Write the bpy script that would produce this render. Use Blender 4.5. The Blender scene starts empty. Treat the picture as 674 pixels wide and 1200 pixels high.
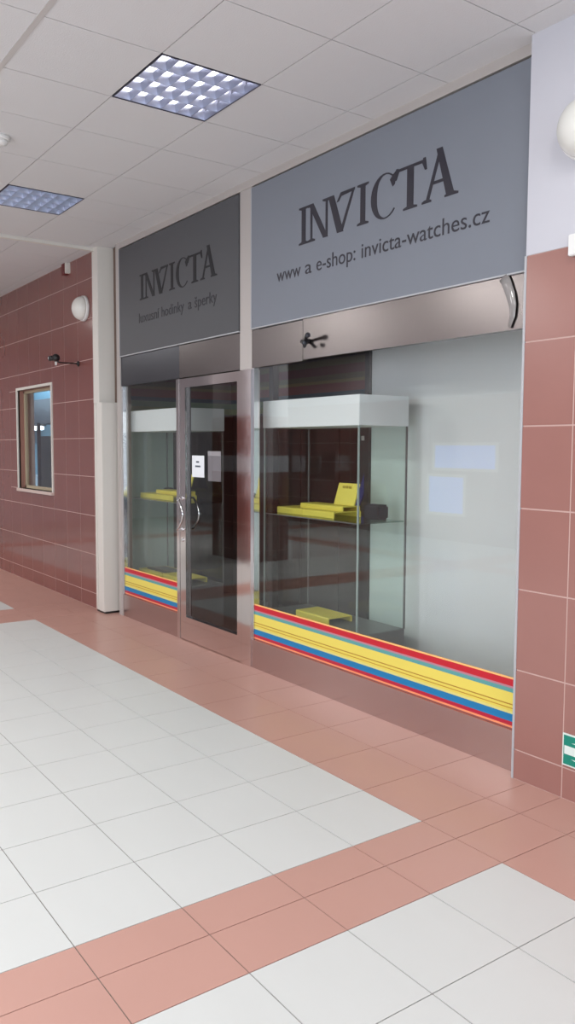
import bpy, bmesh, math, random
from mathutils import Vector, Matrix
random.seed(4)
sc = bpy.context.scene
col = sc.collection

# ------------------------------------------------------------------ camera
YAW, PIT, ROL = -0.9512156, -0.0777718, 0.0045023
d = Vector((math.sin(YAW)*math.cos(PIT), math.cos(YAW)*math.cos(PIT), math.sin(PIT)))
r = d.cross(Vector((0, 0, 1))).normalized(); u = r.cross(d)
r2 = r*math.cos(ROL) + u*math.sin(ROL); u2 = -r*math.sin(ROL) + u*math.cos(ROL)
cd = bpy.data.cameras.new('camera'); cam = bpy.data.objects.new('camera', cd); col.objects.link(cam)
cd.sensor_fit = 'VERTICAL'; cd.sensor_height = 36; cd.lens = 960.69/1200*36
cd.clip_start = 0.05; cd.clip_end = 100
M = Matrix((r2, u2, -d)).transposed().to_4x4(); M.translation = Vector((2.50404, -2.52372, 1.63951))
cam.matrix_world = M; sc.camera = cam

# ------------------------------------------------------------------ world, exposure, daylight
w = bpy.data.worlds.new('world'); sc.world = w; w.use_nodes = True
w.node_tree.nodes['Background'].inputs[0].default_value = (0.80, 0.88, 1.0, 1)
w.node_tree.nodes['Background'].inputs[1].default_value = 0.6
sc.view_settings.view_transform = 'Standard'; sc.view_settings.look = 'None'
sc.view_settings.gamma = 1; sc.view_settings.use_curve_mapping = False
sc.cycles.transparent_max_bounces = 40; sc.cycles.max_bounces = 14
sc.view_settings.exposure = 0.12

def area(name, loc, rot, sx, sy, power, color):
    l = bpy.data.lights.new(name, 'AREA'); l.shape = 'RECTANGLE'; l.size = sx; l.size_y = sy
    l.energy = power; l.color = color
    o = bpy.data.objects.new(name, l); col.objects.link(o); o.location = loc; o.rotation_euler = rot
    return o
# daylight through the glazed end of the passage and the windows of the far side
area('daylight_end', (8.4, -2.6, 1.9), (0, math.radians(90), 0), 2.9, 5.5, 150, (0.86, 0.92, 1.0))
area('daylight_side', (1.4, -6.6, 1.6), (math.radians(90), 0, 0), 5.5, 2.3, 160, (0.86, 0.92, 1.0))
# assumed ceiling rows outside the frame, plus unseen fill lights added to brighten
for lx, ly in [(-1.0, -5.6), (-5.0, -5.6), (-9.5, -5.6), (-1.5, -3.4), (-4.0, -3.4), (-6.6, -3.4), (1.2, -3.4), (1.2, -0.35), (3.9, -0.9), (3.9, -3.4), (-9.5, -1.5), (-9.5, -3.8)]:
    area('ceiling_row_fill', (lx, ly, 3.545), (0, 0, 0), 0.56, 0.56, 20 if lx > 0 else 50, (1.0, 0.985, 0.96))

# ------------------------------------------------------------------ helpers
def lin(c):
    return tuple(((x/255)/12.92 if x/255 <= .04045 else ((x/255+.055)/1.055)**2.4) for x in c)
def mat(name, rgb, rough=.5, metal=0, noise=0, nscale=3, bump=0, bscale=60, coat=0, emit=None, estr=0, spec=.5, stretch=None):
    m = bpy.data.materials.new(name); m.use_nodes = True; nt = m.node_tree; b = nt.nodes['Principled BSDF']
    c = lin(rgb)
    b.inputs['Base Color'].default_value = (*c, 1); b.inputs['Roughness'].default_value = rough
    b.inputs['Metallic'].default_value = metal; b.inputs['Coat Weight'].default_value = coat; b.inputs['Coat Roughness'].default_value = .06
    b.inputs['Specular IOR Level'].default_value = spec
    if emit: b.inputs['Emission Color'].default_value = (*lin(emit), 1); b.inputs['Emission Strength'].default_value = estr
    tc = None
    def coords():
        g = nt.nodes.new('ShaderNodeNewGeometry'); mp = nt.nodes.new('ShaderNodeMapping')
        nt.links.new(g.outputs['Position'], mp.inputs[0])
        if stretch: mp.inputs['Scale'].default_value = stretch
        return mp.outputs[0]
    if noise:
        n = nt.nodes.new('ShaderNodeTexNoise'); n.inputs['Scale'].default_value = nscale; n.inputs['Detail'].default_value = 5
        nt.links.new(coords(), n.inputs['Vector'])
        rp = nt.nodes.new('ShaderNodeMapRange'); rp.inputs['To Min'].default_value = 1-noise; rp.inputs['To Max'].default_value = 1+noise
        nt.links.new(n.outputs['Fac'], rp.inputs['Value'])
        mx = nt.nodes.new('ShaderNodeVectorMath'); mx.operation = 'SCALE'; mx.inputs[0].default_value = c
        nt.links.new(rp.outputs[0], mx.inputs['Scale']); nt.links.new(mx.outputs[0], b.inputs['Base Color'])
    if bump:
        n = nt.nodes.new('ShaderNodeTexNoise'); n.inputs['Scale'].default_value = bscale; n.inputs['Detail'].default_value = 2
        nt.links.new(coords(), n.inputs['Vector'])
        bp = nt.nodes.new('ShaderNodeBump'); bp.inputs['Strength'].default_value = bump; bp.inputs['Distance'].default_value = .01
        nt.links.new(n.outputs['Fac'], bp.inputs['Height']); nt.links.new(bp.outputs[0], b.inputs['Normal'])
    return m
def glassmat(name, tint, f0=.045, boost=1.0):
    m = bpy.data.materials.new(name); m.use_nodes = True; nt = m.node_tree; nt.nodes.clear()
    out = nt.nodes.new('ShaderNodeOutputMaterial'); mix = nt.nodes.new('ShaderNodeMixShader')
    tr = nt.nodes.new('ShaderNodeBsdfTransparent'); tr.inputs[0].default_value = (*tint, 1)
    gl = nt.nodes.new('ShaderNodeBsdfGlossy'); gl.inputs['Roughness'].default_value = 0.0
    g = nt.nodes.new('ShaderNodeNewGeometry'); dt = nt.nodes.new('ShaderNodeVectorMath'); dt.operation = 'DOT_PRODUCT'
    nt.links.new(g.outputs['Incoming'], dt.inputs[0]); nt.links.new(g.outputs['Normal'], dt.inputs[1])
    def mth(op, a, b=None):
        n = nt.nodes.new('ShaderNodeMath'); n.operation = op
        for i, v in enumerate((a, b)):
            if v is None: continue
            if isinstance(v, (int, float)): n.inputs[i].default_value = v
            else: nt.links.new(v, n.inputs[i])
        return n.outputs[0]
    a = mth('ABSOLUTE', dt.outputs['Value']); k = mth('POWER', mth('SUBTRACT', 1.0, a), 5.0)
    f = mth('MINIMUM', mth('MULTIPLY', mth('ADD', mth('MULTIPLY', k, 1-f0), f0), boost), 1.0)
    nt.links.new(f, mix.inputs[0]); nt.links.new(tr.outputs[0], mix.inputs[1]); nt.links.new(gl.outputs[0], mix.inputs[2])
    nt.links.new(mix.outputs[0], out.inputs[0])
    return m

class MB:
    def __init__(s): s.bm = bmesh.new()
    def box(s, x0, x1, y0, y1, z0, z1, mi=0):
        v = [s.bm.verts.new((x, y, z)) for x in (x0, x1) for y in (y0, y1) for z in (z0, z1)]
        for f in ((0,1,3,2),(4,6,7,5),(0,4,5,1),(2,3,7,6),(0,2,6,4),(1,5,7,3)):
            s.bm.faces.new([v[i] for i in f]).material_index = mi
        return s
    def prism(s, pts, dirv, mi=0):            # closed 3-D outline swept along dirv
        a = [s.bm.verts.new(p) for p in pts]; b = [s.bm.verts.new(Vector(p)+Vector(dirv)) for p in pts]
        s.bm.faces.new(a[::-1]).material_index = mi; s.bm.faces.new(b).material_index = mi
        n = len(pts)
        for i in range(n): s.bm.faces.new((a[i], a[(i+1)%n], b[(i+1)%n], b[i])).material_index = mi
        return s
    def tube(s, pts, rad, n=12, mi=0):
        pts = [Vector(p) for p in pts]; rings = []; prev = None
        if not isinstance(rad, (list, tuple)): rad = [rad]*len(pts)
        for i, p in enumerate(pts):
            t = (pts[min(i+1, len(pts)-1)]-pts[max(i-1, 0)]).normalized()
            if prev is None:
                a = Vector((0, 0, 1)) if abs(t.z) < .9 else Vector((1, 0, 0)); nx = t.cross(a).normalized()
            else: nx = (prev - t*prev.dot(t)).normalized()
            prev = nx; ny = t.cross(nx)
            rings.append([s.bm.verts.new(p+rad[i]*(nx*math.cos(2*math.pi*k/n)+ny*math.sin(2*math.pi*k/n))) for k in range(n)])
        for a, b in zip(rings, rings[1:]):
            for k in range(n):
                f = s.bm.faces.new((a[k], a[(k+1)%n], b[(k+1)%n], b[k])); f.smooth = True; f.material_index = mi
        s.bm.faces.new(rings[0][::-1]).material_index = mi; s.bm.faces.new(rings[-1]).material_index = mi
        return s
    def lathe(s, prof, org, axis, n=40, mi=0):   # prof: (distance along axis, radius)
        ax = Vector(axis).normalized(); a = Vector((0, 0, 1)) if abs(ax.z) < .9 else Vector((1, 0, 0))
        nx = ax.cross(a).normalized(); ny = ax.cross(nx); rings = []
        for h, rr in prof:
            c = Vector(org)+ax*h
            rings.append([s.bm.verts.new(c)] if rr < 1e-6 else [s.bm.verts.new(c+rr*(nx*math.cos(2*math.pi*k/n)+ny*math.sin(2*math.pi*k/n))) for k in range(n)])
        for A, B in zip(rings, rings[1:]):
            for k in range(n):
                k2 = (k+1) % n
                vs = [A[0], B[k2], B[k]] if len(A) == 1 else [A[k], A[k2], B[0]] if len(B) == 1 else [A[k], A[k2], B[k2], B[k]]
                f = s.bm.faces.new(vs); f.smooth = True; f.material_index = mi
        if len(rings[0]) > 1: s.bm.faces.new(rings[0][::-1]).material_index = mi
        if len(rings[-1]) > 1: s.bm.faces.new(rings[-1]).material_index = mi
        return s
    def build(s, name, mats, parent=None, bevel=0, off=(0, 0, 0)):
        bmesh.ops.recalc_face_normals(s.bm, faces=s.bm.faces)
        if bevel: bmesh.ops.bevel(s.bm, geom=list(s.bm.edges), offset=bevel, segments=2, affect='EDGES', clamp_overlap=True)
        me = bpy.data.meshes.new(name); 
        if off != (0, 0, 0): bmesh.ops.translate(s.bm, verts=s.bm.verts, vec=Vector(off))
        s.bm.to_mesh(me); s.bm.free()
        for m in (mats if isinstance(mats, (list, tuple)) else [mats]): me.materials.append(m)
        o = bpy.data.objects.new(name, me); col.objects.link(o)
        if parent: o.parent = parent
        return o
def tag(o, label=None, cat=None, group=None, kind=None):
    if label: o['label'] = label
    if cat: o['category'] = cat
    if group: o['group'] = group
    if kind: o['kind'] = kind
    return o
def empty(name, loc=(0, 0, 0)):
    o = bpy.data.objects.new(name, None); col.objects.link(o); o.location = loc; o.empty_display_size = .1; return o
def copy_tree(o, delta, parent=None):
    c = o.copy(); col.objects.link(c)
    if parent: c.parent = parent
    else: c.location = Vector(o.location)+Vector(delta)
    for ch in o.children: copy_tree(ch, delta, c)
    return c
def struct(o, label=None): return tag(o, label, kind='structure')

# ------------------------------------------------------------------ materials
YF = .785      # plane of the shop front
YP = .712      # face of the tiled walls
H = 3.564
m_white_tile = mat('floor_white', (207, 210, 208), .36, noise=.025, nscale=1.7, spec=.4, stretch=(1, 3, 1))
m_red_tile = mat('floor_terracotta', (192, 150, 138), .30, noise=.05, nscale=2, spec=.45)
m_grout = mat('floor_grout', (120, 112, 108), .9)
m_wt_far = mat('wall_tile', (128, 78, 72), .09, noise=.12, nscale=2.2, spec=.9, bump=.02, bscale=9)
m_wt_near = mat('pillar_tile', (154, 110, 102), .22, noise=.08, nscale=3.0, spec=.45)
m_wgrout = mat('wall_grout', (196, 166, 158), .8)
m_plaster = mat('white_plaster', (196, 196, 203), .8, noise=.01)
m_ceil = mat('ceiling_board', (212, 211, 212), .9, noise=.015, nscale=4, bump=.15, bscale=160)
m_ceil_line = mat('ceiling_joint', (140, 130, 128), .8)
m_ceil_strip = mat('ceiling_runner', (190, 186, 184), .5)
m_cream = mat('cream_paint', (216, 213, 206), .55, noise=.02)
m_brown = mat('brown_filler', (110, 92, 82), .7)
m_steel = mat('polished_steel', (226, 218, 216), .09, metal=1, noise=.02, bump=.05, bscale=5)
m_kick = mat('kick_steel', (198, 182, 180), .24, metal=1, noise=.03, nscale=6, bump=.04, bscale=3)
m_steel_br = mat('brushed_steel', (122, 116, 115), .26, metal=1, noise=.03, nscale=6, bump=.04, bscale=3)
m_steel_dkrefl = mat('steel_dark_reflection', (90, 92, 98), .30, metal=1, noise=.03, nscale=6)  # same steel band, a dark reflection put into the base colour
m_chrome = mat('chrome', (220, 220, 222), .06, metal=1)
m_glass = glassmat('window_glass', (.985, .995, .99), .045, 1.0)
m_case_glass = glassmat('case_glass', (.96, .985, .975), .03, .8)
m_glass_edge = mat('glass_edge', (150, 166, 162), .2)
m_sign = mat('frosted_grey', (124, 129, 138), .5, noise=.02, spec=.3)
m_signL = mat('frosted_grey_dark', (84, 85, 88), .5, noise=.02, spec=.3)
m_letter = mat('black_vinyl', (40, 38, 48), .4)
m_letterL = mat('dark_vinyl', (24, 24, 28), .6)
m_edge = mat('pale_edge', (176, 178, 182), .4)
m_white = mat('white_laminate', (226, 232, 232), .4)
m_base = mat('grey_laminate', (108, 108, 108), .4, noise=.03)
m_yellow = mat('yellow_leatherette', (248, 226, 96), .45, noise=.03, bump=.1, bscale=200)
m_black = mat('black_leatherette', (26, 28, 40), .5)
m_grey_item = mat('grey_felt', (96, 96, 92), .8)
m_paper = mat('paper', (232, 236, 240), .8)
m_paper2 = mat('grey_paper', (128, 122, 128), .8)
m_ink = mat('ink', (90, 96, 106), .8)
m_plastic = mat('white_plastic', (226, 226, 224), .35)
m_blackp = mat('black_plastic', (26, 24, 26), .35)
m_darkwood = mat('dark_wood', (34, 29, 27), .4, noise=.2, nscale=2, stretch=(6, 6, .6))
m_intfloor = mat('shop_floor', (60, 56, 53), .4)
m_intwall = mat('shop_wall', (222, 238, 228), .7)
m_panel = mat('white_board', (226, 230, 230), .5, noise=.015, nscale=1.5)
m_green = mat('exit_green', (0, 132, 112), .4)
m_mark = mat('exit_white', (222, 236, 230), .4)

# ------------------------------------------------------------------ tiling
def frange(a, b, s):
    o = []; x = a
    while x < b-1e-6: o.append(x); x += s
    o.append(b); return o
def minus(rc, h):                # rectangle minus hole -> rectangles
    x0, x1, z0, z1 = rc; a0, a1, b0, b1 = h
    if a1 <= x0 or a0 >= x1 or b1 <= z0 or b0 >= z1: return [rc]
    out = []
    if z0 < b0: out.append((x0, x1, z0, b0))
    if b1 < z1: out.append((x0, x1, b1, z1))
    q0, q1 = max(z0, b0), min(z1, b1)
    if x0 < a0: out.append((x0, a0, q0, q1))
    if a1 < x1: out.append((a1, x1, q0, q1))
    return out
def tiled(mb, axis, xs, zs, face, gap, th, mi=0, hole=None, sgn=-1):
    """tiles on a wall; axis 'y': plane y=face, 'x': plane x=face; tiles stand th proud of the face"""
    for a0, a1 in zip(xs, xs[1:]):
        for b0, b1 in zip(zs, zs[1:]):
            rs = [(a0, a1, b0, b1)]
            if hole: rs = minus(rs[0], hole)
            for (p0, p1, q0, q1) in rs:
                p0 += gap/2; p1 -= gap/2; q0 += gap/2; q1 -= gap/2
                if p1-p0 < .004 or q1-q0 < .004: continue
                lo, hi = sorted((face, face+sgn*th))
                if axis == 'y': mb.box(p0, p1, lo, hi, q0, q1, mi)
                else: mb.box(lo, hi, p0, p1, q0, q1, mi)

# ---- floor: white fields framed by narrow terracotta rows
mb = MB(); mb.box(-16, 9, -7, 5, -.12, -.003, 0)
bx = [(0, .1985, 'r'), (.1985, .4457, 'r')]
def seq(start, stop, step, first):          # alternate 13 white tiles and two narrow red rows
    out = []; x = start; mode = first; sg = 1 if step > 0 else -1
    while (x < stop if sg > 0 else x > stop):
        if mode == 'w':
            for _ in range(13): out.append((x, x+step, 'w')); x += step
        else:
            for wv in ((.1985, .2472) if sg > 0 else (.33, .30)): out.append((x, x+sg*wv, 'r')); x += sg*wv
        mode = 'r' if mode == 'w' else 'w'
    return out
colsx = seq(0, -15.5, -.398, 'w') + bx + seq(.4457, 9, .4, 'w')
rowsy = []; y = 0
for k in range(11): rowsy.append((y-.398, y, 'w')); y -= .398
for wv in (.2472, .1985): rowsy.append((y-wv, y, 'r')); y -= wv
for k in range(6): rowsy.append((y-.398, y, 'w')); y -= .398
rowsy += [(0, .417, 'r'), (.417, .83, 'r')]
for a, b, cx in colsx:
    x0, x1 = min(a, b), max(a, b)
    for y0, y1, cy in rowsy:
        g = .002
        mb.box(x0+g, x1-g, y0+g, y1-g, -.004, 0, 1 if cx == cy == 'w' else 2)
struct(mb.build('floor', [m_grout, m_white_tile, m_red_tile]), 'white and terracotta tiled passage floor')

# ---- ceiling boards with their joints
mb = MB(); mb.box(-16, 9, -7, 5, H+.12, H+.16, 1)
LAMPS = [(-1.868, -1.259), (-4.292, -3.737)]; LY = (-.608, -.020)
cx = [-5.19, -4.292, -3.737, -3.085, -2.429, -1.868, -1.259, -.665, -.061]
cx = list(reversed([-5.19-.6*k for k in range(1, 18)])) + cx + [-.061+.6*k for k in range(1, 16)]
cy = [LY[0]-.6*k for k in range(10, 0, -1)] + [LY[0], LY[1], .571, YF+.02]
for x0, x1 in zip(cx, cx[1:]):
    for y0, y1 in zip(cy, cy[1:]):
        if any(abs(x0-a) < .01 for a, b in LAMPS) and abs(y0-LY[0]) < .01: continue
        g = .003
        mb.box(x0+g, x1-g, y0+g, y1-g, H, H+.02, 0)
        mb.box(x0-g, x0+g, y0, y1, H+.004, H+.02, 1); mb.box(x0, x1, y0-g, y0+g, H+.004, H+.02, 1)
struct(mb.build('ceiling', [m_ceil, m_ceil_line]), 'suspended ceiling of pale square boards')
mb = MB(); mb.box(-16, 6, -1.222, -1.194, H-.004, H+.02); struct(mb.build('trim_1', m_ceil_strip), 'pale ceiling runner')
mb = MB(); mb.box(-5.235, -5.19, -7, .66, H-.03, H+.02); struct(mb.build('trim_2', m_cream), 'beige strip across the ceiling')

# ---- right tiled wall with plaster above
mb = MB(); mb.box(-.075, 8.6, YP+.0015, 1.4, 0, 2.556, 0)
mb.box(-.083, 8.6, YP-.002, 1.4, 2.556, H+.02, 2); mb.box(-.075, 8.6, 1.2, 1.4, 0, H, 0)
zt = [0, .15, .552, .954, 1.352, 1.750, 2.150, 2.556]
tiled(mb, 'y', frange(-.083, 8.6, .285), zt, YP+.0015, .007, .0015, 1)
mb.box(-.092, -.079, YP-.002, 1.3, 0, 2.556, 3)
struct(mb.build('wall_right', [m_wgrout, m_wt_near, m_plaster, m_edge]), 'wall beside the shop, salmon tiles below white plaster')

# ---- left tiled wall with its window
W0, W1, WB, WT = -7.76, -6.56, 1.13, 2.33
YL = .69
mb = MB()
for rc in minus((-15, -5.2, 0, H+.02), (W0, W1, WB, WT)): mb.box(rc[0], rc[1], YL+.001, YL+.20, rc[2], rc[3], 0)
tiled(mb, 'y', list(reversed([-5.17]+[-5.36-.392*k for k in range(0, 25)])), [0, .152, .55, .945, 1.342, 1.73, 2.12, 2.52, 2.925, 3.315, H], YL+.001, .006, .001, 1, hole=(W0, W1, WB, WT))
struct(mb.build('wall_left', [m_wgrout, m_wt_far]), 'glossy dark red tiled wall left of the shop')
# window frame, sill, pane
wn = empty('window_3', (0, 0, 0)); struct(wn, 'small office window in the red tiled wall')
mb = MB()
for (a, b, c_, e) in ((W0-.03, W1+.03, WT, WT+.03), (W0-.03, W0, WB, WT), (W1, W1+.03, WB, WT)): mb.box(a, b, YL-.015, YL+.02, c_, e)
struct(mb.build('window_frame', m_cream, wn))
mb = MB(); mb.box(W0-.03, W1+.03, YL-.03, YL+.12, WB-.035, WB); struct(mb.build('window_sill', mat('sill', (206, 186, 178), .4), wn))
mb = MB(); mb.box(W0, W0+.006, YL+.02, YL+.07, WB, WT); mb.box(W0, W1, YL+.02, YL+.07, WT-.006, WT); struct(mb.build('reveal', mat('reveal_tile', (150, 108, 96), .5), wn))
mb = MB()
for (a, b, c_, e) in ((W0, W0+.035, WB, WT), (W1-.035, W1, WB, WT), (W0, W1, WB, WB+.035), (W0, W1, WT-.035, WT)): mb.box(a, b, YL+.07, YL+.11, c_, e)
struct(mb.build('sash', mat('sash_beige', (190, 176, 150), .5), wn))
mb = MB(); mb.box(W0+.03, W1-.03, YL+.08, YL+.088, WB+.03, WT-.03); struct(mb.build('pane', m_glass, wn))

# ---- cream column between the red wall and the shop front
mb = MB(); mb.box(-5.255, -5.115, .650, .84, 2.07, H+.01); struct(mb.build('trim_3', m_cream, bevel=.004), 'cream column reaching the ceiling')
mb = MB(); mb.box(-5.245, -5.16, .648, .83, 0.02, 2.07); mb.box(-5.16, -5.035, .640, .842, 0.02, 2.075); mb.box(-5.20, -5.185, .640, .70, .02, 2.07)
struct(mb.build('trim_4', m_cream, bevel=.004), 'wider cream casing of the column foot')
mb = MB(); mb.box(-5.24, -5.04, .655, .84, 0, .02); struct(mb.build('baseboard_left', m_blackp), 'dark foot of the cream column')
mb = MB(); mb.box(-5.14, -4.93, YF+.03, .9, 0, H); struct(mb.build('trim_5', m_brown), 'brown filler strip beside the shop front')

# ------------------------------------------------------------------ shop front
XL, XR = -4.95, -.085
D0, D1 = -3.685, -2.711
# frame members
mb = MB()
mb.box(XL, XL+.075, YF-.02, YF+.06, 0, H)                      # left jamb
mb.box(-2.736, -2.575, YF-.012, YF+.05, 2.215, H)              # post between signs
mb.box(XL+.075, XR, YF-.018, YF+.05, 3.51, H+.01)              # head rail
struct(mb.build('trim_6', mat('satin_frame', (184, 178, 174), .4, metal=.15, noise=.03)), 'pale metal frame around the signs')
mb = MB()
mb.box(-3.742, D0-.004, YF-.02, YF+.06, 0, 2.215); mb.box(D1+.004, -2.575, YF-.02, YF+.06, 0, 2.215)
struct(mb.build('trim_7', m_steel, bevel=.003), 'polished steel door posts')
# transom band above the openings
mb = MB(); mb.box(XL+.075, -3.70, YF-.008, YF+.03, 2.222, 2.505); struct(mb.build('trim_8', m_steel_dkrefl), 'transom band over the narrow window, dark reflection put into its colour')
mb = MB(); mb.box(-3.695, -1.955, YF-.010, YF+.03, 2.222, 2.49); mb.box(-1.950, XR, YF-.010, YF+.03, 2.230, 2.51)
struct(mb.build('trim_9', m_steel_br), 'brushed steel transom band over door and window')
# kick plates
mb = MB(); mb.box(XL+.075, -3.742, YF-.012, YF+.05, 0, .212); struct(mb.build('trim_10', m_kick), 'steel kick plate under the narrow window')
mb = MB(); mb.box(-2.575, XR, YF-.012, YF+.05, 0, .212); struct(mb.build('trim_11', m_kick), 'steel kick plate under the wide window')

# striped bands on the panes
STR = [(.207, .218, (150, 84, 76)), (.218, .229, (246, 150, 106)), (.229, .250, (184, 30, 58)), (.250, .290, (16, 122, 178)), (.290, .304, (222, 216, 130)),
       (.304, .317, (228, 212, 92)), (.317, .322, (190, 140, 40)), (.322, .336, (228, 212, 94)), (.336, .342, (176, 130, 44)), (.342, .401, (232, 216, 98)),
       (.401, .423, (92, 160, 160)), (.423, .434, (182, 130, 144)), (.434, .470, (196, 24, 44)), (.470, .480, (250, 190, 120))]
stm = [mat('stripe', c_, .4) for _, _, c_ in STR]
def window(name, label, x0, x1):
    e = struct(empty(name), label)
    mb = MB(); mb.box(x0, x1, YF+.010, YF+.018, .21, 2.222); struct(mb.build('pane', m_glass, e))
    mb = MB()
    for i, (a, b, _) in enumerate(STR): mb.box(x0+.002, x1-.002, YF+.006, YF+.0095, a, b, i)
    o = mb.build('striped_band', stm, e); struct(o, 'band of red, yellow, teal and blue stripes')
    mb = MB(); mb.box(x0, x0+.022, YF-.006, YF+.03, .21, 2.222); struct(mb.build('glazing_bead', m_chrome, e))
    return e
window('window_2', 'narrow shop window left of the door', XL+.075, -3.742)
window('window_1', 'wide shop window right of the door', -2.575, XR)

# door
dr = struct(empty('door_1', (D0, YF, 0)), 'steel framed glass door of the shop')
o_ = (-D0, -YF, 0)
mb = MB()
G0, G1, GB, GT = -3.590, -2.773, .205, 2.137
for (a, b, c_, e) in ((D0, G0, .008, 2.212), (G1, D1, .008, 2.212), (G0, G1, .008, GB), (G0, G1, GT, 2.212)): mb.box(a, b, YF-.016, YF+.03, c_, e)
struct(mb.build('door_frame', m_steel, dr, off=o_))
mb = MB(); mb.box(G0, G1, YF+.005, YF+.013, GB, GT); struct(mb.build('pane', m_glass, dr, off=o_))
mb = MB()
for (a, b, c_, e) in ((G0, G0+.03, GB, GT), (G0, G1, GB, GB+.010)): mb.box(a, b, YF+.014, YF+.024, c_, e)
struct(mb.build('gasket', m_blackp, dr, off=o_))
for side, nm in ((-1, 'outside'), (1, 'inside')):
    y0 = YF-.016 if side < 0 else YF+.03
    yo = y0+side*.055
    pts = [(-3.640, y0, 1.215), (-3.640, yo, 1.215)]
    for k in range(0, 13):
        t = k/12; pts.append((-3.632+.095*math.sin(math.pi*t), yo, 1.215-.265*t))
    pts += [(-3.640, yo, .950), (-3.640, y0, .950)]
    mb = MB(); mb.tube(pts, .0095, 12)
    for zz in (1.215, .950): mb.lathe([(0, .019), (.006, .019), (.008, .012)], (-3.640, y0, zz), (0, side, 0), 20)
    struct(mb.build('door_handle', m_chrome, dr, off=o_))
mb = MB(); mb.lathe([(0, .016), (.008, .016), (.010, .010)], (-3.638, YF-.016, .86), (0, -1, 0), 20); struct(mb.build('lock', m_chrome, dr, off=o_))

# ------------------------------------------------------------------ lettering
def bars(mb, strokes, x0, sx, z0, sz, y):
    for i, poly in enumerate(strokes): mb.prism([(x0+px*sx, y, z0+pz*sz) for px, pz in poly], (0, -.0012-.00004*(i % 9), 0))
def Q(x0, z0, x1, z1, w0, w1=None):           # slanted bar with horizontal ends
    w1 = w0 if w1 is None else w1
    return [(x0-w0/2, z0), (x0+w0/2, z0), (x1+w1/2, z1), (x1-w1/2, z1)]
def serif(xc, z, up, wd=.26, th=.045):
    return [(xc-wd/2, z), (xc+wd/2, z), (xc+wd/2, z+up*th), (xc+wd*.22, z+up*th*1.7), (xc-wd*.22, z+up*th*1.7), (xc-wd/2, z+up*th)]
def glyph(ch):
    if ch == 'I': return [Q(.23, 0, .23, 1, .175), serif(.23, 0, 1, .40), serif(.23, 1, -1, .40)]
    if ch == 'N': return [Q(.16, 0, .16, .95, .09), serif(.16, 0, 1, .32), Q(.76, 0, .14, 1, .20, .20), serif(.06, 1, -1, .22), Q(.80, 0, .80, 1, .09), serif(.80, 1, -1, .34)]
    if ch == 'V': return [Q(.47, 0, .16, 1, .21, .19), serif(.10, 1, -1, .30), Q(.50, 0, .90, 1, .10, .075), [(.34, .78), (.42, .79), (.50, .90), (.93, .93), (.93, 1.0), (.48, 1.0)]]
    if ch == 'C':
        out = []; n = 22; a0, a1 = math.radians(48), math.radians(318)
        for k in range(n):
            p = []
            for t in (k/n, (k+1)/n):
                a = a0+(a1-a0)*t; wd = .06+.16*max(0, -math.cos(a))**.9
                p.append(((.52+.50*math.cos(a), .5+.54*math.sin(a)), (.52+(.50-wd)*math.cos(a), .5+(.54-wd*.55)*math.sin(a))))
            out.append([p[0][0], p[1][0], p[1][1], p[0][1]])
        out.append([(.80, .93), (.90, .99), (.88, .70), (.80, .66), (.70, .84)])
        return out
    if ch == 'T': return [Q(.46, 0, .46, .95, .20), serif(.46, 0, 1, .42), [(.02, .93), (.90, .93), (.90, 1.0), (.02, 1.0)],
                          [(.02, 1.02), (.09, 1.02), (.12, .93), (.04, .76), (-.02, .76)], [(.90, 1.04), (.83, 1.04), (.80, .93), (.88, .76), (.94, .76)]]
    if ch == 'A': return [Q(.13, 0, .50, 1.08, .10, .10), Q(.80, 0, .47, 1.12, .22, .17), serif(.12, 0, 1, .28), serif(.82, 0, 1, .38), [(.24, .36), (.70, .36), (.68, .43), (.27, .43)]]
def word(pos, z0, hh, y, sx):
    mb = MB()
    for ch, x, wd in pos: bars(mb, glyph(ch), x, wd*sx, z0, hh, y)
    return mb
def text_mesh(name, body, x0, x1, z0, size_h, y, m, parent, th=.0012):
    cu = bpy.data.curves.new(name, 'FONT'); cu.body = body; cu.size = 1; cu.extrude = .004
    t = bpy.data.objects.new(name, cu); col.objects.link(t); bpy.context.view_layer.update()
    me = bpy.data.meshes.new_from_object(t.evaluated_get(bpy.context.evaluated_depsgraph_get())); bpy.data.objects.remove(t)
    xs = [v.co.x for v in me.vertices]; a, b = min(xs), max(xs)
    for v in me.vertices:
        v.co = Vector((x0+(v.co.x-a)/(b-a)*(x1-x0), y-(v.co.z+.004)/.008*th, z0+v.co.y*size_h))
    me.materials.clear(); me.materials.append(m)
    o = bpy.data.objects.new(name, me); col.objects.link(o); o.parent = parent
    return o
def sign(label, x0, x1, mt, ml, ml2, word_x, wsc, wz, wh, tl, tlz, tls):
    mb = MB(); mb.box(x0, x1, YF-.022, YF-.004, 2.505, 3.495)
    s = tag(mb.build('shop_sign', mt), label, 'sign', 'shop signs above the shop front')
    mb = MB(); mb.box(x0-.008, x1+.004, YF-.024, YF-.002, 2.497, 2.505); mb.box(x0-.010, x0, YF-.024, YF-.002, 2.497, 3.495)
    tag(mb.build('edge_strip', m_edge, s), 'pale lower and left edge strip')
    tag(word(word_x, wz, wh, YF-.0225, wsc).build('lettering', ml, s), 'large serif word INVICTA')
    for t_, a_, b_ in tl: text_mesh('small_lettering', t_, a_, b_, tlz, tls, YF-.0225, ml2, s)
    return s
WX = [('I', -1.994, .262), ('N', -1.890, .250), ('V', -1.694, .300), ('I', -1.400, .262), ('C', -1.272, .240), ('T', -1.058, .268), ('A', -.838, .262)]
sign('wide grey frosted sign over the big window, reading INVICTA and the e-shop address', -2.565, -.098, m_sign, m_letter, m_letter,
     WX, 1.0, 2.978, .240, [('www', -2.242, -1.966), ('a', -1.915, -1.845), ('e-shop:', -1.793, -1.405), ('invicta-watches.cz', -1.347, -.358)], 2.782, .128)
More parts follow.
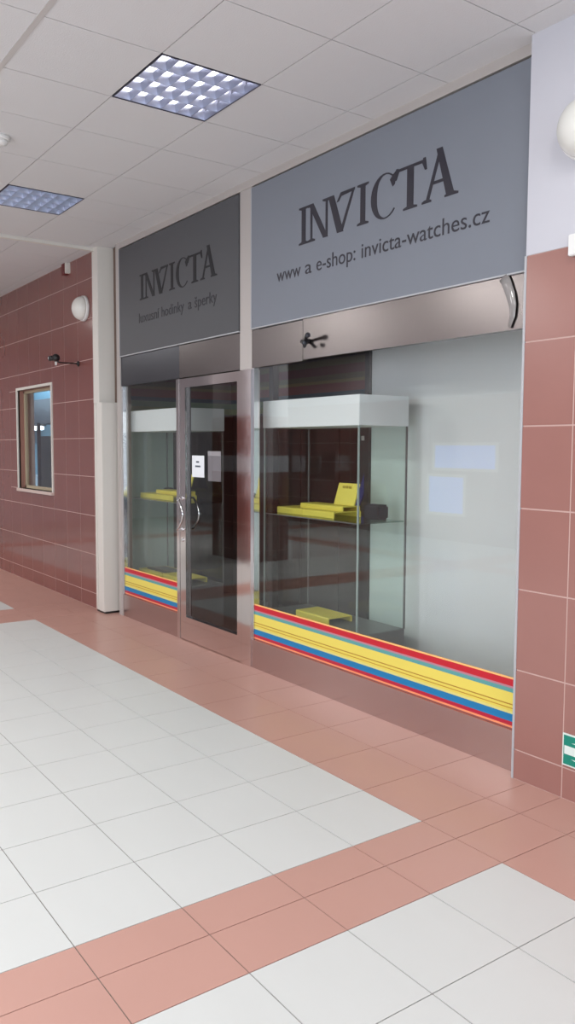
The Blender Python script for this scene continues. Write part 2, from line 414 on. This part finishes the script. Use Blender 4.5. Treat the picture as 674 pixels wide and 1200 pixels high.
WL = [(c_, -4.42+(x+1.985)*(4.42-3.075)/(1.985-.598), w_) for c_, x, w_ in WX]
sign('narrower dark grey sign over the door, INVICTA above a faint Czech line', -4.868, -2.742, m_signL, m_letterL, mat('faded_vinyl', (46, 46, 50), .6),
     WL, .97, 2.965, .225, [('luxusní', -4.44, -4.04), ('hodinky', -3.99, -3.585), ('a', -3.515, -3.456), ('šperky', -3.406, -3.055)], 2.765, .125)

# ------------------------------------------------------------------ things on the shop front and walls
mb = MB(); mb.box(-3.503, -3.305, YF+.0005, YF+.0045, 1.398, 1.575)
pn = tag(mb.build('paper_notice', m_paper), 'white paper notice taped to the shop door glass', 'notice')
mb = MB()
for z_, a, b in ((1.516, -3.432, -3.385), (1.480, -3.448, -3.362)): mb.box(a, b, YF-.0005, YF+.0005, z_, z_+.014)
mb.build('printed_lines', m_ink, pn)
mb = MB(); mb.box(-3.262, -3.062, YF+.0135, YF+.0175, 1.372, 1.612)
pg = tag(mb.build('paper_notice', m_paper2), 'dull grey sheet behind the door glass, right of the white notice', 'notice')
mb = MB(); mb.box(-3.262, -3.062, YF+.0125, YF+.0135, 1.575, 1.612); mb.build('heading', mat('heading', (160, 156, 160), .8), pg)

def dome_lamp(loc, rad, label):
    e = tag(empty('wall_lamp', loc), label, 'lamp', 'round white wall lamps')
    mb = MB(); mb.lathe([(0, rad*1.0), (.012, rad*1.02), (.03, rad*1.0), (.034, rad*.95)], (0, 0, 0), (0, -1, 0), 48); mb.build('base_plate', m_plastic, e)
    prof = [(.032+rad*.80*math.sin(a), rad*.95*math.cos(a)) for a in [math.pi/2*k/12 for k in range(12)]] + [(.032+rad*.80, 0)]
    mb = MB(); mb.lathe(prof, (0, 0, 0), (0, -1, 0), 48); mb.build('globe', mat('opal_globe', (222, 222, 216), .25), e)
    return e
dome_lamp((-5.545, YL, 3.035), .125, 'round white lamp high on the dark red tiled wall')
dome_lamp((.245, YP-.002, 3.045), .135, 'round white lamp on white plaster, cut by right edge of photo')

# security camera on the red wall
e = tag(empty('security_camera', (-5.735, YL, 2.50)), 'small black security camera on an arm on the red wall', 'camera')
mb = MB(); mb.lathe([(0, .028), (.012, .026), (.02, .012)], (0, 0, 0), (0, -1, 0), 20); mb.build('wall_plate', m_blackp, e)
mb = MB(); mb.tube([(0, -.015, 0), (0, -.20, 0), (0, -.235, .012)], .007, 10); mb.build('arm', m_blackp, e)
mb = MB(); mb.lathe([(-.040+.040*(1-math.cos(math.pi*k/10)), .040*math.sin(math.pi*k/10)) for k in range(11)], (0, -.24, .045), (-.5, -.84, -.12), 24); mb.tube([(0, -.24, .045), (-.035, -.30, .036)], .026, 20)
b_ = mb.build('camera_body', m_blackp, e)
mb = MB(); mb.lathe([(0, .022), (.006, .018), (.01, 0)], (-.035, -.300, .036), (-.5, -.84, -.12), 16); mb.build('lens', m_chrome, b_)
mb = MB(); mb.box(-.010, .010, -.25, -.232, -.030, .006); mb.build('clamp', m_plastic, e, bevel=.003)

# little alarm box high on the red wall
mb = MB(); mb.box(-6.06, -5.97, YL-.05, YL, 3.44, H-.005)
a_ = tag(mb.build('alarm_box', mat('alarm_red', (104, 30, 30), .4), bevel=.006), 'tiny dark red box under ceiling above red tiled wall', 'alarm')
mb = MB(); mb.box(-5.969, -5.93, YL-.045, YL, 3.45, H-.005); mb.build('side_cover', m_cream, a_)

# small fitting on transom
e = tag(empty('transom_fitting', (-1.90, YF-.010, 2.345)), 'small dark metal fitting clamped on the steel transom', 'bracket')
mb = MB(); mb.box(-.045, .03, -.03, 0, -.012, .014); mb.build('bracket', m_blackp, e, bevel=.004)
mb = MB(); mb.tube([(0, -.02, 0), (.06, -.06, .02), (.09, -.07, .022)], .010, 12); mb.tube([(.01, -.02, -.006), (.03, -.05, -.04)], .012, 12)
mb.lathe([(0, .016), (.02, .018), (.03, .01)], (.085, -.07, .022), (1, -.2, .1), 16); mb.lathe([(0, .014), (.02, .016), (.026, .008)], (.055, -.075, -.02), (1, -.2, -.2), 16)
mb.build('spot_head', mat('gunmetal', (70, 72, 78), .3, metal=.8), e)

# bent tapering grey shape under the corner of the wide sign
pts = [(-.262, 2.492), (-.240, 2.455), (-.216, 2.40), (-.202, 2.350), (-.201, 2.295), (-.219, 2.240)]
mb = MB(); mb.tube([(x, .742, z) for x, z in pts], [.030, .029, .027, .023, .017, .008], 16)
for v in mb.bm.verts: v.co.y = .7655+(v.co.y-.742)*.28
tag(mb.build('bent_grey_shape', mat('smoky_grey', (140, 136, 134), .10, spec=.8)), 'bent glossy grey shape at the right end of the transom', 'strip')

# exit arrow sign
X0, X1, Z0, Z1 = .205, .505, .166, .318
mb = MB(); mb.box(X0, X1, YP-.006, YP-.0005, Z0, Z1)
es = tag(mb.build('exit_sign', m_mark), 'green emergency route sign low on the salmon tiles, at right edge', 'sign')
mb = MB(); mb.box(X0+.007, X1-.007, YP-.0075, YP-.006, Z0+.007, Z1-.007); mb.build('green_field', m_green, es)
mb = MB()
zc = (Z0+Z1)/2
mb.prism([(X0+.012, YP-.0076, zc-.020), (X0+.24, YP-.0076, zc-.020), (X0+.24, YP-.0076, zc+.020), (X0+.012, YP-.0076, zc+.020)], (0, -.001, 0))
for s_ in (1, -1):
    mb.prism([(X0+.05, YP-.0076, zc+s_*.038), (X0+.16, YP-.0076, zc+s_*.060), (X0+.16, YP-.0076, zc+s_*.035)], (0, -.001, 0))
mb.build('arrow', m_mark, es)

# small pale box on top of the tiles
mb = MB(); mb.box(.168, .30, YP-.03, YP-.001, 2.505, 2.60)
tag(mb.build('junction_box', m_plastic, bevel=.004), 'small pale box where tiles meet plaster, at right edge', 'box')

# smoke detector
e = tag(empty('smoke_detector', (-2.83, -.93, H)), 'round white smoke detector on the ceiling at left edge', 'detector')
mb = MB(); mb.lathe([(0, .062), (.018, .062), (.022, .050)], (0, 0, 0), (0, 0, -1), 32); mb.build('base', m_plastic, e)
mb = MB(); mb.lathe([(.020, .046), (.045, .040), (.052, .020), (.053, 0)], (0, 0, 0), (0, 0, -1), 32); mb.build('sensor_head', m_plastic, e)

# ------------------------------------------------------------------ ceiling lights with metal louvres
m_refl = mat('louvre_metal', (186, 189, 204), .28, metal=.95)
m_house = mat('lamp_housing', (86, 86, 100), .35, metal=.6)
def ceiling_light(x0, x1, label, tint, est):
    y0, y1 = LY
    wx, wy = x1-x0, y1-y0
    e = tag(empty('ceiling_light', (x0, y0, H)), label, 'ceiling light', 'recessed louvred ceiling lights')
    mb = MB(); mb.box(.003, wx-.003, .003, wy-.003, .095, .10)
    for b in ((.003, .008, .003, wy-.003), (wx-.008, wx-.003, .003, wy-.003), (.003, wx-.003, .003, .008), (.003, wx-.003, wy-.008, wy-.003)): mb.box(*b, -.004, .095)
    mb.build('housing', m_house, e)
    # four tubes along y, V reflectors between them, cross blades
    n = 4; m = 6; L = MB()
    for k in range(n+1):
        xx = .01+(wx-.02)*k/n
        L.prism([(xx-.022 if k else xx, .01, .085), (xx, .01, -.001), (xx+.003, .01, -.001), (xx+.022 if k < n else xx+.001, .01, .085)], (0, wy-.02, 0))
    for k in range(m+1):
        yy = .01+(wy-.02)*k/m
        L.prism([(.01, yy-.008 if k else yy, .041), (.01, yy, -.001), (.01, yy+.002, -.001), (.01, yy+.010 if k < m else yy+.001, .041)], (wx-.02, 0, 0))
    L.build('louvre', m_refl, e)
    me = mat('tube_glow', (255, 255, 255), .4, emit=tint, estr=est)
    for k in range(n):
        xx = .01+(wx-.02)*(k+.5)/n
        mb = MB(); mb.tube([(xx, .012, .058), (xx, wy-.012, .058)], .015, 12); mb.build('tube', me, e)
    return e
ceiling_light(*LAMPS[0], 'large bright louvred light nearest in the ceiling', (255, 252, 250), 8)
ceiling_light(*LAMPS[1], 'louvred light farther off at the left edge of the ceiling', (205, 240, 255), 5.5)

# ------------------------------------------------------------------ shop interior
YB = 2.3
BND = [(2.00, 2.06, (120, 132, 84)), (2.06, 2.12, (104, 130, 104)), (2.12, 2.16, (38, 60, 76)), (2.16, 2.24, (110, 44, 40)), (2.24, 2.27, (112, 88, 50)), (2.27, 2.32, (84, 70, 44)), (2.32, 2.40, (84, 34, 36)), (2.40, 2.46, (80, 72, 50))]
bndm = [mat('cornice_stripe', c_, .6) for _, _, c_ in BND]
mb = MB(); mb.box(-5.36, .1, YB, YB+.1, 0, H, 0)
for k in range(9): mb.box(-5.2+.6*k, -5.2+.6*k+.585, YB-.02, YB, .1, 1.98, 0)
for i, (a, b, _) in enumerate(BND): mb.box(-5.3, 0, YB-.05, YB, a, b, i+1)
struct(mb.build('wall_back', [m_darkwood]+bndm), 'dark panelled back wall of the shop with striped cornice')
mb = MB(); mb.box(-5.40, -5.30, .9, 1.55, 0, H, 0); mb.box(-5.40, -5.31, 1.55, YB, 0, H, len(BND)+1)
for i, (a, b, _) in enumerate(BND): mb.box(-5.30, -5.27, .9, YB, a, b, i+1)
struct(mb.build('wall_side', [m_intwall]+bndm+[m_darkwood]), 'grey green side wall inside the shop')
mb = MB(); mb.box(-5.3, -.08, YF+.05, YB, 0, .012); struct(mb.build('floor_shop', m_intfloor), 'grey shop floor behind the glass')
# white partition behind the wide window, dark post at its end
mb = MB(); mb.box(-2.10, -.06, 1.52, 1.56, .012, 2.6); struct(mb.build('wall_partition', m_panel), 'white partition board behind the wide window')
mb = MB(); mb.box(-2.155, -2.105, 1.50, 1.58, .012, 2.6); struct(mb.build('trim_12', m_blackp), 'dark upright at the end of the white board')
mb = MB(); mb.box(-3.42, -3.36, 1.50, 1.56, .012, 2.6); struct(mb.build('trim_13', m_blackp), 'dark upright inside the shop')

def display_case(x0, y0, label):
    wd, dp = 1.11, .43
    e = tag(empty('display_case', (x0, y0, .012)), label, 'display case', 'glass display cases in the shop windows')
    b0 = .012
    mb = MB(); mb.box(0, wd, 0, dp, 0, .40-b0); mb.build('base', m_base, e, bevel=.004)
    mb = MB(); mb.box(-.005, wd+.005, -.005, dp+.005, 1.79-b0, 1.99-b0); mb.build('header', m_white, e, bevel=.003)
    for (a, b, c_, f) in ((0, wd, 0, .006), (0, wd, dp-.006, dp), (0, .006, .006, dp-.006), (wd-.006, wd, .006, dp-.006)):
        mb = MB(); mb.box(a, b, c_, f, .40-b0, 1.79-b0); mb.build('glass_panel', m_case_glass, e)
    for (a, c_) in ((0, 0), (wd-.012, 0), (wd-.008, dp-.008), (0, dp-.008)):
        mb = MB(); mb.box(a-.001, a+.011, c_-.001, c_+.008, .40-b0, 1.79-b0); mb.build('corner_strip', m_glass_edge if c_ == 0 else m_base, e)
    s = MB(); s.box(.012, wd-.012, .012, dp-.012, 1.140-b0, 1.148-b0); s = s.build('shelf', glassmat('shelf_glass', (.72, .80, .77), .05, 1.0), e)
    mb = MB(); mb.box(.012, wd-.012, .010, .012, 1.140-b0, 1.148-b0); mb.build('shelf_edge', m_base, s)
    return e
CR = (-2.68, .95); CL = (-5.01, .90)
display_case(*CR, 'glass display case with white header in the wide window right of the door')
display_case(*CL, 'glass display case with white header in the narrow window left of the door')

def bridge(name, x0, y0, z0, wd, dp, hh, label, group, th=.008, m=m_yellow):
    """soft folded display pad: front lip, top and back lip, open at both ends"""
    R_ = .010; o = []
    def arc(cx_, cz_, rr, a0, a1): return [(cx_+rr*math.cos(math.radians(a0+(a1-a0)*k/4)), cz_+rr*math.sin(math.radians(a0+(a1-a0)*k/4))) for k in range(5)]
    outer = [(0, 0)] + arc(R_, hh-R_, R_, 180, 90) + arc(dp-R_, hh-R_, R_, 90, 0) + [(dp, 0)]
    inner = [(dp-th, 0), (dp-th, hh-th), (th, hh-th), (th, 0)]
    mb = MB(); mb.prism([(0, y_, z_) for y_, z_ in outer+inner], (wd, 0, 0))
    ob = mb.build(name, m); ob.location = (x0, y0, z0)
    return tag(ob, label, 'display pad', group)
def items(cx_, cy_, where):
    zs = 1.149; g = 'yellow display pads in the '+where
    bridge('display_pad', cx_+.03, cy_+.105, zs, .325, .25, .046, 'yellow pad on glass shelf of the '+where+', left of front pair', g)
    bridge('display_pad', cx_+.358, cy_+.105, zs, .365, .25, .046, 'yellow pad on glass shelf of the '+where+', right of front pair', g)
    z1 = zs+.047
    bridge('display_pad', cx_+.235, cy_+.175, z1, .500, .16, .036, 'flat yellow pad lying on top of two pads in the '+where, g)
    # leaning card with embossed marks
    e = MB(); p = [(0, 0, 0), (.225, 0, 0), (.225, .05, .155), (0, .05, .155)]
    e.prism(p, (0, .010, -.003)); ob = e.build('display_card', m_yellow); ob.location = (cx_+.535, cy_+.255, z1+.0385)
    tag(ob, 'yellow card leaning up at the back of the pads in the '+where, 'card', 'yellow leaning cards')
    mk = MB()
    for k in range(3): mk.box(.06+.035*k, .085+.035*k, .0335, .0365, .118, .136)
    mk.build('embossed_marks', mat('embossed', (190, 164, 60), .5), ob)
items(*CR, 'right display case')
items(CL[0]+.02, CL[1], 'left display case')
mb = MB(); mb.box(0, .16, 0, .10, 0, .105); ob = mb.build('cushion_box', m_black, bevel=.014); ob.location = (CR[0]+.845, CR[1]+.27, 1.149)
tag(ob, 'dark box at the right end of the right display case shelf', 'box')
mb = MB(); mb.box(0, .10, 0, .075, 0, .09); ob = mb.build('cushion_box', m_black, bevel=.010); ob.location = (CL[0]+.09, CL[1]+.345-.01, 1.149)
tag(ob, 'small dark box behind the yellow pads on the left display case shelf', 'box')
bridge('display_pad', -2.345, 1.015, .401, .39, .215, .046, 'single yellow pad on the base of the right display case', 'yellow pads on the case bases')
bridge('display_pad', -4.45, .99, .401, .42, .24, .050, 'yellow pad on the base of the left display case, right of the dark sheet', 'yellow pads on the case bases')
bridge('display_pad', -4.985, .99, .401, .52, .31, .036, 'wide yellow pad under a dark sheet on the base of left display case', 'yellow pads on the case bases')
mb = MB(); mb.box(0, .40, 0, .20, 0, .012); ob = mb.build('dark_sheet', m_grey_item, bevel=.003); ob.location = (-4.90, 1.04, .4375)
tag(ob, 'dark grey sheet lying on the wide yellow pad in the left case', 'sheet')
# tapering blue strap and hook behind the right case
e = tag(empty('streak_and_hook', (-2.98, YB-.06, 1.72)), 'blue strap below a hook behind the right display case', 'streak')
mb = MB(); mb.box(-.05, .05, -.02, .04, -.01, .03); mb.build('hook', m_plastic, e)
mb = MB(); mb.prism([(-.015, 0, 0), (.015, 0, 0), (.045, 0, -.30), (-.015, 0, -.44), (-.13, 0, -.66), (-.17, 0, -.62), (-.03, 0, -.30)], (0, .012, 0)); mb.build('streak', mat('blue_streak', (40, 50, 150), .6), e)

# ------------------------------------------------------------------ room behind the small window
mb = MB(); mb.box(-15, -5.42, 2.6, 2.7, 0, H, 0); mb.box(-15.1, -15, YL+.2, 2.7, 0, H, 0)
struct(mb.build('wall_office', mat('office_wall', (150, 195, 215), .6)), 'blue grey back wall of the office')
def office(name, x, y, z, dx, dy, dz, m, label, cat):
    mb = MB(); mb.box(0, dx, 0, dy, 0, dz); o = mb.build(name, m, bevel=.004); o.location = (x, y, z); return tag(o, label, cat)
o = office('cabinet', -12.9, 2.30, 0, 1.4, .28, 1.13, mat('office_white', (214, 230, 240), .5), 'pale cabinet inside the office seen through the small window', 'cabinet')
mb = MB(); mb.box(.05, .62, -.02, 0, .08, 1.08); mb.build('door', mat('office_door', (190, 214, 232), .5), o)
office('shelf_unit', -11.25, 2.15, 0, .5, .35, 1.82, m_blackp, 'dark tall unit inside the office seen through the small window', 'shelf')
office('office_post', -9.80, 1.60, 0, .035, .05, 2.0, mat('post_navy', (24, 44, 80), .5), 'thin dark post inside the office seen through the small window', 'post')
mb = MB(); mb.box(-14.9, -6, 2.05, 2.3, 2.02, 2.42, 0); struct(mb.build('trim_15', mat('office_beam', (14, 18, 30), .5)), 'dark beam in the office')
e = tag(empty('office_light', (-12.3, 2.2, 1.96)), 'glowing tube light inside the office seen through the small window', 'light')
mb = MB(); mb.tube([(-.2, 0, 0), (1.0, 0, 0)], .035, 12); mb.build('tube', mat('office_tube', (255, 255, 255), .4, emit=(225, 240, 255), estr=4), e)
mb = MB(); mb.box(-.25, 1.05, -.05, .05, .036, .058); mb.build('fixture', m_plastic, e)
mb = MB()
for k in range(5): mb.box(-14.9, -6, 1.0+.25*k, 1.10+.25*k, 2.62, 2.66)
struct(mb.build('ceiling_office', mat('office_slats', (120, 180, 225), .5)), 'blue grey slatted ceiling of the office')
area('office_light_source', (-11.6, 1.5, 2.6), (math.radians(35), 0, 0), 2.5, .8, 70, (.6, .82, 1.0))
area('office_light_floor', (-10.5, 1.5, 3.3), (0, 0, 0), 2.5, .8, 15, (.6, .82, 1.0))

# ------------------------------------------------------------------ the far side of the passage (seen in reflections)
YO = -6.7
mb = MB()
hole = (-2.0, 4.8, .5, 2.7)
for rc in minus((-15, 8.6, 0, H), hole): mb.box(rc[0], rc[1], YO-.2, YO, rc[2], rc[3], 2)
tiled(mb, 'y', frange(-15, 8.6, .4), zt, YO, .008, .008, 1, hole=hole, sgn=1)
struct(mb.build('wall_front', [m_wgrout, m_wt_far, m_plaster]), 'opposite side of the passage, red tiles and white plaster')
mb = MB(); mb.box(-15.1, -15, -7, YL, 0, H, 0); struct(mb.build('wall_end', m_plaster), 'far end wall of the passage')
# tiled pillar opposite with a white band
mb = MB(); mb.box(-8.35, -7.25, -2.85, -2.22, 0, 2.09, 0); mb.box(-8.34, -7.26, -2.84, -2.23, 2.09, H, 2)
zz = [0, .152, .55, .945, 1.29, 1.53, 1.73, 2.09]
for k in range(len(zz)-1):
    mi = 2 if k == 4 else 1
    tiled(mb, 'y', frange(-8.35, -7.25, .275), zz[k:k+2], -2.22, .008, .006, mi, sgn=1)
    tiled(mb, 'x', frange(-2.85, -2.22, .315), zz[k:k+2], -7.25, .008, .006, mi, sgn=1)
struct(mb.build('trim_14', [m_wgrout, m_wt_far, m_plaster]), 'tiled pillar across the passage')

# small lit windows in the far wall, their bluish panes show as reflections in the shop glass
m_day = mat('bluish_daylight_pane', (120, 160, 220), .3, emit=(70, 130, 255), estr=1.6)
def far_window(name, x0, x1, z0, z1):
    e = struct(empty(name), 'bluish lit window across the passage')
    mb = MB(); mb.box(x0, x1, YO+.012, YO+.02, z0, z1); struct(mb.build('pane', m_day, e))
    mb = MB()
    for b in ((x0-.05, x0, z0-.05, z1+.05), (x1, x1+.05, z0-.05, z1+.05), (x0, x1, z0-.05, z0), (x0, x1, z1, z1+.05)): mb.box(b[0], b[1], YO+.009, YO+.035, b[2], b[3])
    struct(mb.build('window_frame', m_cream, e))
far_window('window_4', -8.05, -6.65, 1.30, 1.70)
far_window('window_5', -8.18, -7.35, .50, 1.14)
